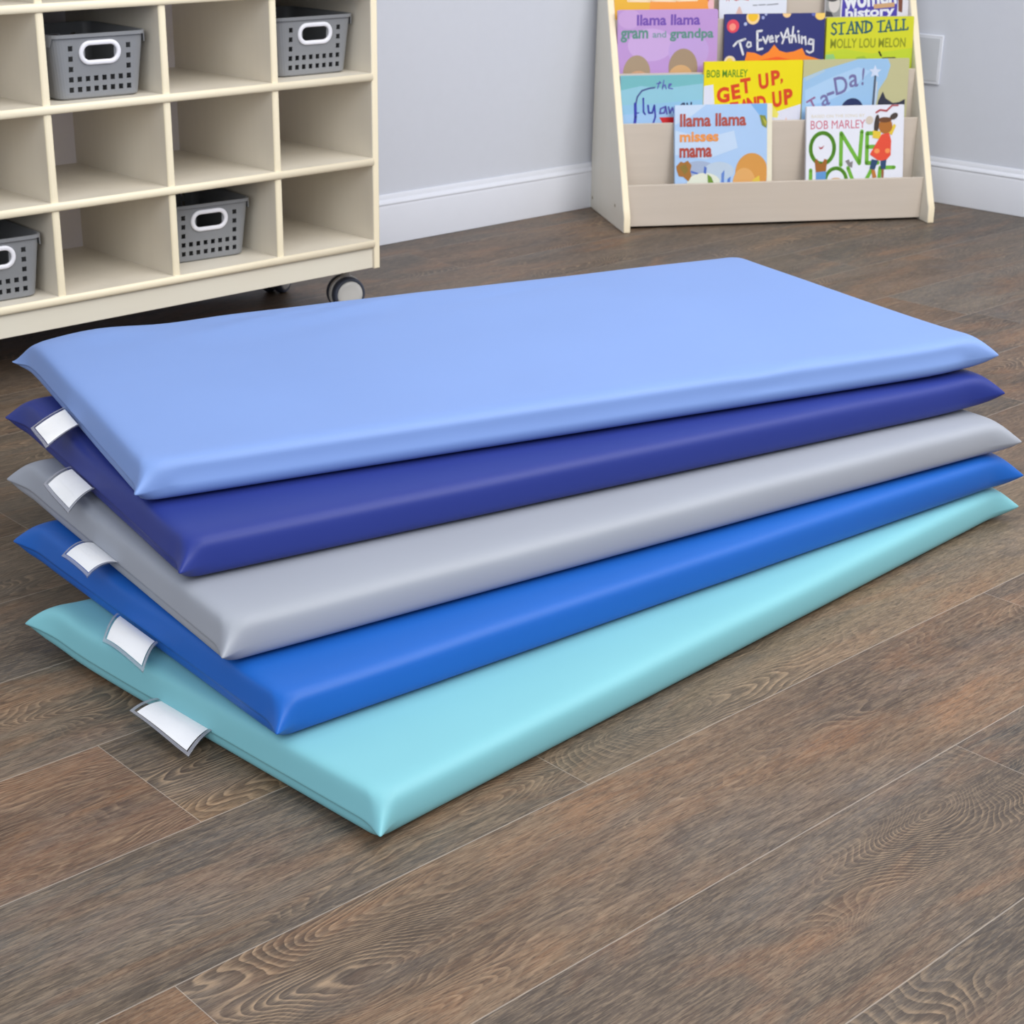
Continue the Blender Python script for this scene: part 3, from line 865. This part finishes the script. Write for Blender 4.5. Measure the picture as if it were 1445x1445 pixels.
G3 = Book(2, .298, .565, .249, 910, 122, .000339, (44, 50, 118))
NV = (232, 234, 242)
for x, y, r, c_ in ((1130, 148, 52, (250, 214, 150)), (1130, 140, 38, (246, 196, 40)), (1395, 120, 34, (250, 210, 150)), (1485, 110, 22, (236, 110, 110)), (1660, 130, 44, (250, 210, 110)), (975, 210, 48, (232, 70, 90)), (972, 216, 26, (250, 150, 130)),
                    (958, 470, 46, (240, 220, 190)), (955, 465, 26, (246, 214, 90)), (1072, 196, 13, (180, 190, 230)), (1230, 128, 10, (180, 190, 230)), (1208, 152, 12, (160, 170, 220)), (1605, 130, 16, (100, 110, 190))):
    G3.ell(x, y, r, r, c_)
G3.poly([(1090, 398), (1150, 405), (1205, 428), (1260, 400), (1302, 348), (1345, 392), (1400, 408), (1460, 400), (1525, 376), (1555, 430), (1640, 452), (1700, 470), (1700, 900), (1060, 900), (1075, 460)], (250, 140, 40))
G3.poly([(1180, 462), (1330, 436), (1450, 462), (1450, 600), (1180, 600)], (240, 96, 36))
G3.stroke([[(985, 352), (1010, 325), (1062, 308), (1072, 305)], [(1030, 325), (1060, 415)]], 17, NV)
G3.stroke([[(1085, 352), (1098, 364), (1120, 356), (1116, 330), (1096, 326), (1085, 352)]], 13, NV)
G3.stroke([[(1200, 246), (1165, 250), (1172, 384), (1210, 376)], [(1168, 318), (1200, 312)]], 17, NV)
G3.stroke([[(1212, 292), (1235, 338), (1252, 284)], [(1262, 310), (1290, 302), (1280, 284), (1264, 296), (1270, 328), (1296, 322)], [(1312, 285), (1320, 328)], [(1316, 302), (1335, 284)]], 14, NV)
G3.stroke([[(1352, 262), (1372, 305)], [(1395, 245), (1366, 340)], [(1402, 232), (1425, 335)], [(1395, 296), (1430, 286)], [(1448, 222), (1440, 334)], [(1442, 300), (1462, 280), (1474, 330)]], 14, NV)
G3.stroke([[(1492, 280), (1500, 336)], [(1518, 292), (1520, 342)], [(1520, 308), (1545, 294), (1552, 350)], [(1610, 318), (1580, 312), (1572, 345), (1602, 350), (1612, 318), (1612, 400), (1585, 412), (1560, 398)]], 14, NV)
G3.ell(1488, 255, 9, 9, NV)
G3.build('navy picture book with white hand lettering above an orange scalloped shape, third tier')

H3 = Book(2, .5705, .8068, .2375, 460, 135, .000350, (214, 216, 40))
H3.poly([(440, 380), (600, 360), (820, 395), (1140, 360), (1140, 900), (440, 900)], (196, 214, 50)).poly([(440, 400), (520, 395), (560, 470), (440, 470)], (150, 206, 130))
ST_ = (44, 100, 106)
H3.stroke([[(534, 188), (518, 174), (500, 186), (504, 204), (530, 222), (536, 242), (518, 258), (498, 246)]], 13, ST_)
H3.stroke([[(572, 178), (574, 254)], [(648, 170), (672, 250)], [(690, 172), (690, 250)], [(690, 172), (736, 248)], [(762, 166), (764, 246)], [(762, 166), (800, 180), (810, 206), (800, 232), (764, 246)], [(876, 166), (878, 242)], [(938, 164), (962, 236)], [(996, 160), (998, 234)], [(1054, 158), (1056, 230)]], 15, ST_)
H3.stroke([[(546, 180), (600, 174)], [(558, 254), (590, 253)], [(648, 170), (622, 252)], [(630, 226), (664, 224)], [(612, 252), (634, 252)], [(660, 250), (684, 250)], [(736, 168), (736, 248)], [(678, 172), (698, 172)], [(680, 250), (702, 250)], [(726, 168), (746, 168)], [(750, 166), (770, 166)], [(750, 246), (772, 246)],
           [(848, 172), (906, 164)], [(862, 242), (894, 241)], [(938, 164), (914, 240)], [(922, 216), (954, 212)], [(904, 240), (926, 240)], [(952, 236), (974, 236)], [(984, 160), (1008, 159)], [(984, 234), (1032, 232), (1034, 218)], [(1042, 158), (1066, 157)], [(1042, 230), (1088, 228), (1090, 214)]], 11, ST_)
H3.text('MOLLY LOU MELON', 494, 1078, 286, 354, (142, 150, 30), .015)
H3.stroke([[(875, 385), (892, 412)], [(905, 432), (1000, 430)]], 14, (60, 62, 30)).poly([(700, 420), (760, 412), (800, 450), (690, 460)], (160, 190, 60))
H3.build('lime yellow picture book with dark teal capital lettering, third tier, right end')

# --- fourth tier (cut by the top of the photo)
I4 = Book(3, .0188, .281, .27, 40, -335, .000333, (238, 184, 52))
I4.poly([(200, -660), (840, -660), (840, 200), (420, 200), (330, -100)], (246, 168, 66)).text('llama', 150, 720, -520, -380, (250, 244, 236), .03) if False else None
I4.poly([(330, -40), (840, -60), (840, 200), (300, 200)], (246, 160, 64))
I4.stroke([[(150, 8), (320, 12)], [(340, 8), (520, 12)], [(540, 10), (690, 8)]], 20, (250, 226, 196))
I4.poly([(790, -100), (840, -100), (840, 20), (775, 20)], (222, 74, 70)).ell(815, 45, 36, 50, (240, 190, 196))
I4.build('golden orange picture book on the fourth tier, left end, mostly above the frame')
J4 = Book(3, .295, .475, .25, 870, -276, .000340, (228, 232, 244))
J4.text('A', 922, 950, -20, 14, (204, 84, 96), .02).stroke([[(975, -8), (1000, 8), (1040, -6), (1095, 6)]], 12, (216, 120, 130))
J4.stroke([[(1135, 46), (1165, 46)], [(1180, 44), (1230, 42)], [(1245, 44), (1330, 38)]], 7, (124, 128, 140))
J4.poly([(1000, 110), (1022, 55), (1034, 55), (1056, 110)], (226, 190, 180))
J4.build('white picture book with thin grey lettering on the fourth tier')
K4 = Book(3, .580, .8068, .25, 452, -273, .000345, (226, 224, 232))
K4.poly([(590, -240), (1020, -260), (1020, 180), (580, 180)], (74, 62, 170)).poly([(452, -300), (575, -300), (570, 180), (452, 180)], (150, 150, 150)).ell(520, 40, 44, 64, (214, 208, 204)).ell(505, -20, 60, 46, (70, 68, 70)).poly([(455, 90), (500, 100), (540, 180), (455, 180)], (60, 58, 66))
K4.poly([(1020, -60), (1060, -60), (1060, 110), (1030, 100)], (120, 70, 50)).poly([(1075, -60), (1140, -60), (1140, 20), (1090, 15)], (190, 80, 80))
K4.text('women', 592, 1010, -32, 66, NV, .035, .09).text('history', 610, 1000, 66, 160, NV, .035, .05).poly([(830, 48), (995, 36), (998, 68), (834, 80)], (206, 164, 120))
K4.build('white and purple picture book with bold white lettering, fourth tier, right end')

# ------------------------------------------------------------------ wall plate
bm = bmesh.new()
w = tag(empty('outlet_plate', Matrix.Translation((XW, 2.612, .373)), 'white blank outlet plate on the wall right of the bookcase', 'wall plate'))
box(bm, -.006, -.0004, -.042, .042, -.064, .064)
link('plate', bm, M['trim'], w, bevel=.002)
bm = bmesh.new(); box(bm, -.0072, -.005, -.035, .035, -.056, .056)
link('cover_insert', bm, plain('plate_insert', (206, 210, 218), .5, .02, 30), w, bevel=.001)

# ------------------------------------------------------------------ light
wd = bpy.data.worlds.new('world'); SC.world = wd; wd.use_nodes = True
bg = wd.node_tree.nodes['Background']; bg.inputs[0].default_value = (.86, .92, 1.0, 1); bg.inputs[1].default_value = .34
def area(name, loc, target, size, sizey, power, col):
    l = bpy.data.lights.new(name, 'AREA'); l.shape = 'RECTANGLE'; l.size = size; l.size_y = sizey; l.energy = power; l.color = col
    o = bpy.data.objects.new(name, l); COL.objects.link(o); o.location = loc
    o.rotation_euler = (Vector(target)-Vector(loc)).to_track_quat('-Z', 'Y').to_euler()
    return o
area('ceiling_light_a', (1.9, 1.2, 2.6), (1.9, 1.2, 0), 1.8, 1.8, 30, (1, .985, .96))
area('ceiling_light_b', (3.0, .3, 2.6), (2.9, .5, 0), 1.6, 1.6, 28, (1, .985, .96))
area('ceiling_light_c', (2.1, -1.2, 2.6), (1.9, .9, 0), 1.8, 1.8, 70, (1, .985, .96))
area('left_fill_light', (-1.1, .1, 1.7), (1.6, 2.6, .4), 2.2, 2.0, 50, (.95, .975, 1))  # added fill from the left, brightens cubby interiors, mat ends and labels

SC.view_settings.view_transform = 'Standard'
SC.view_settings.look = 'None'
SC.view_settings.exposure = 0
SC.view_settings.gamma = 1
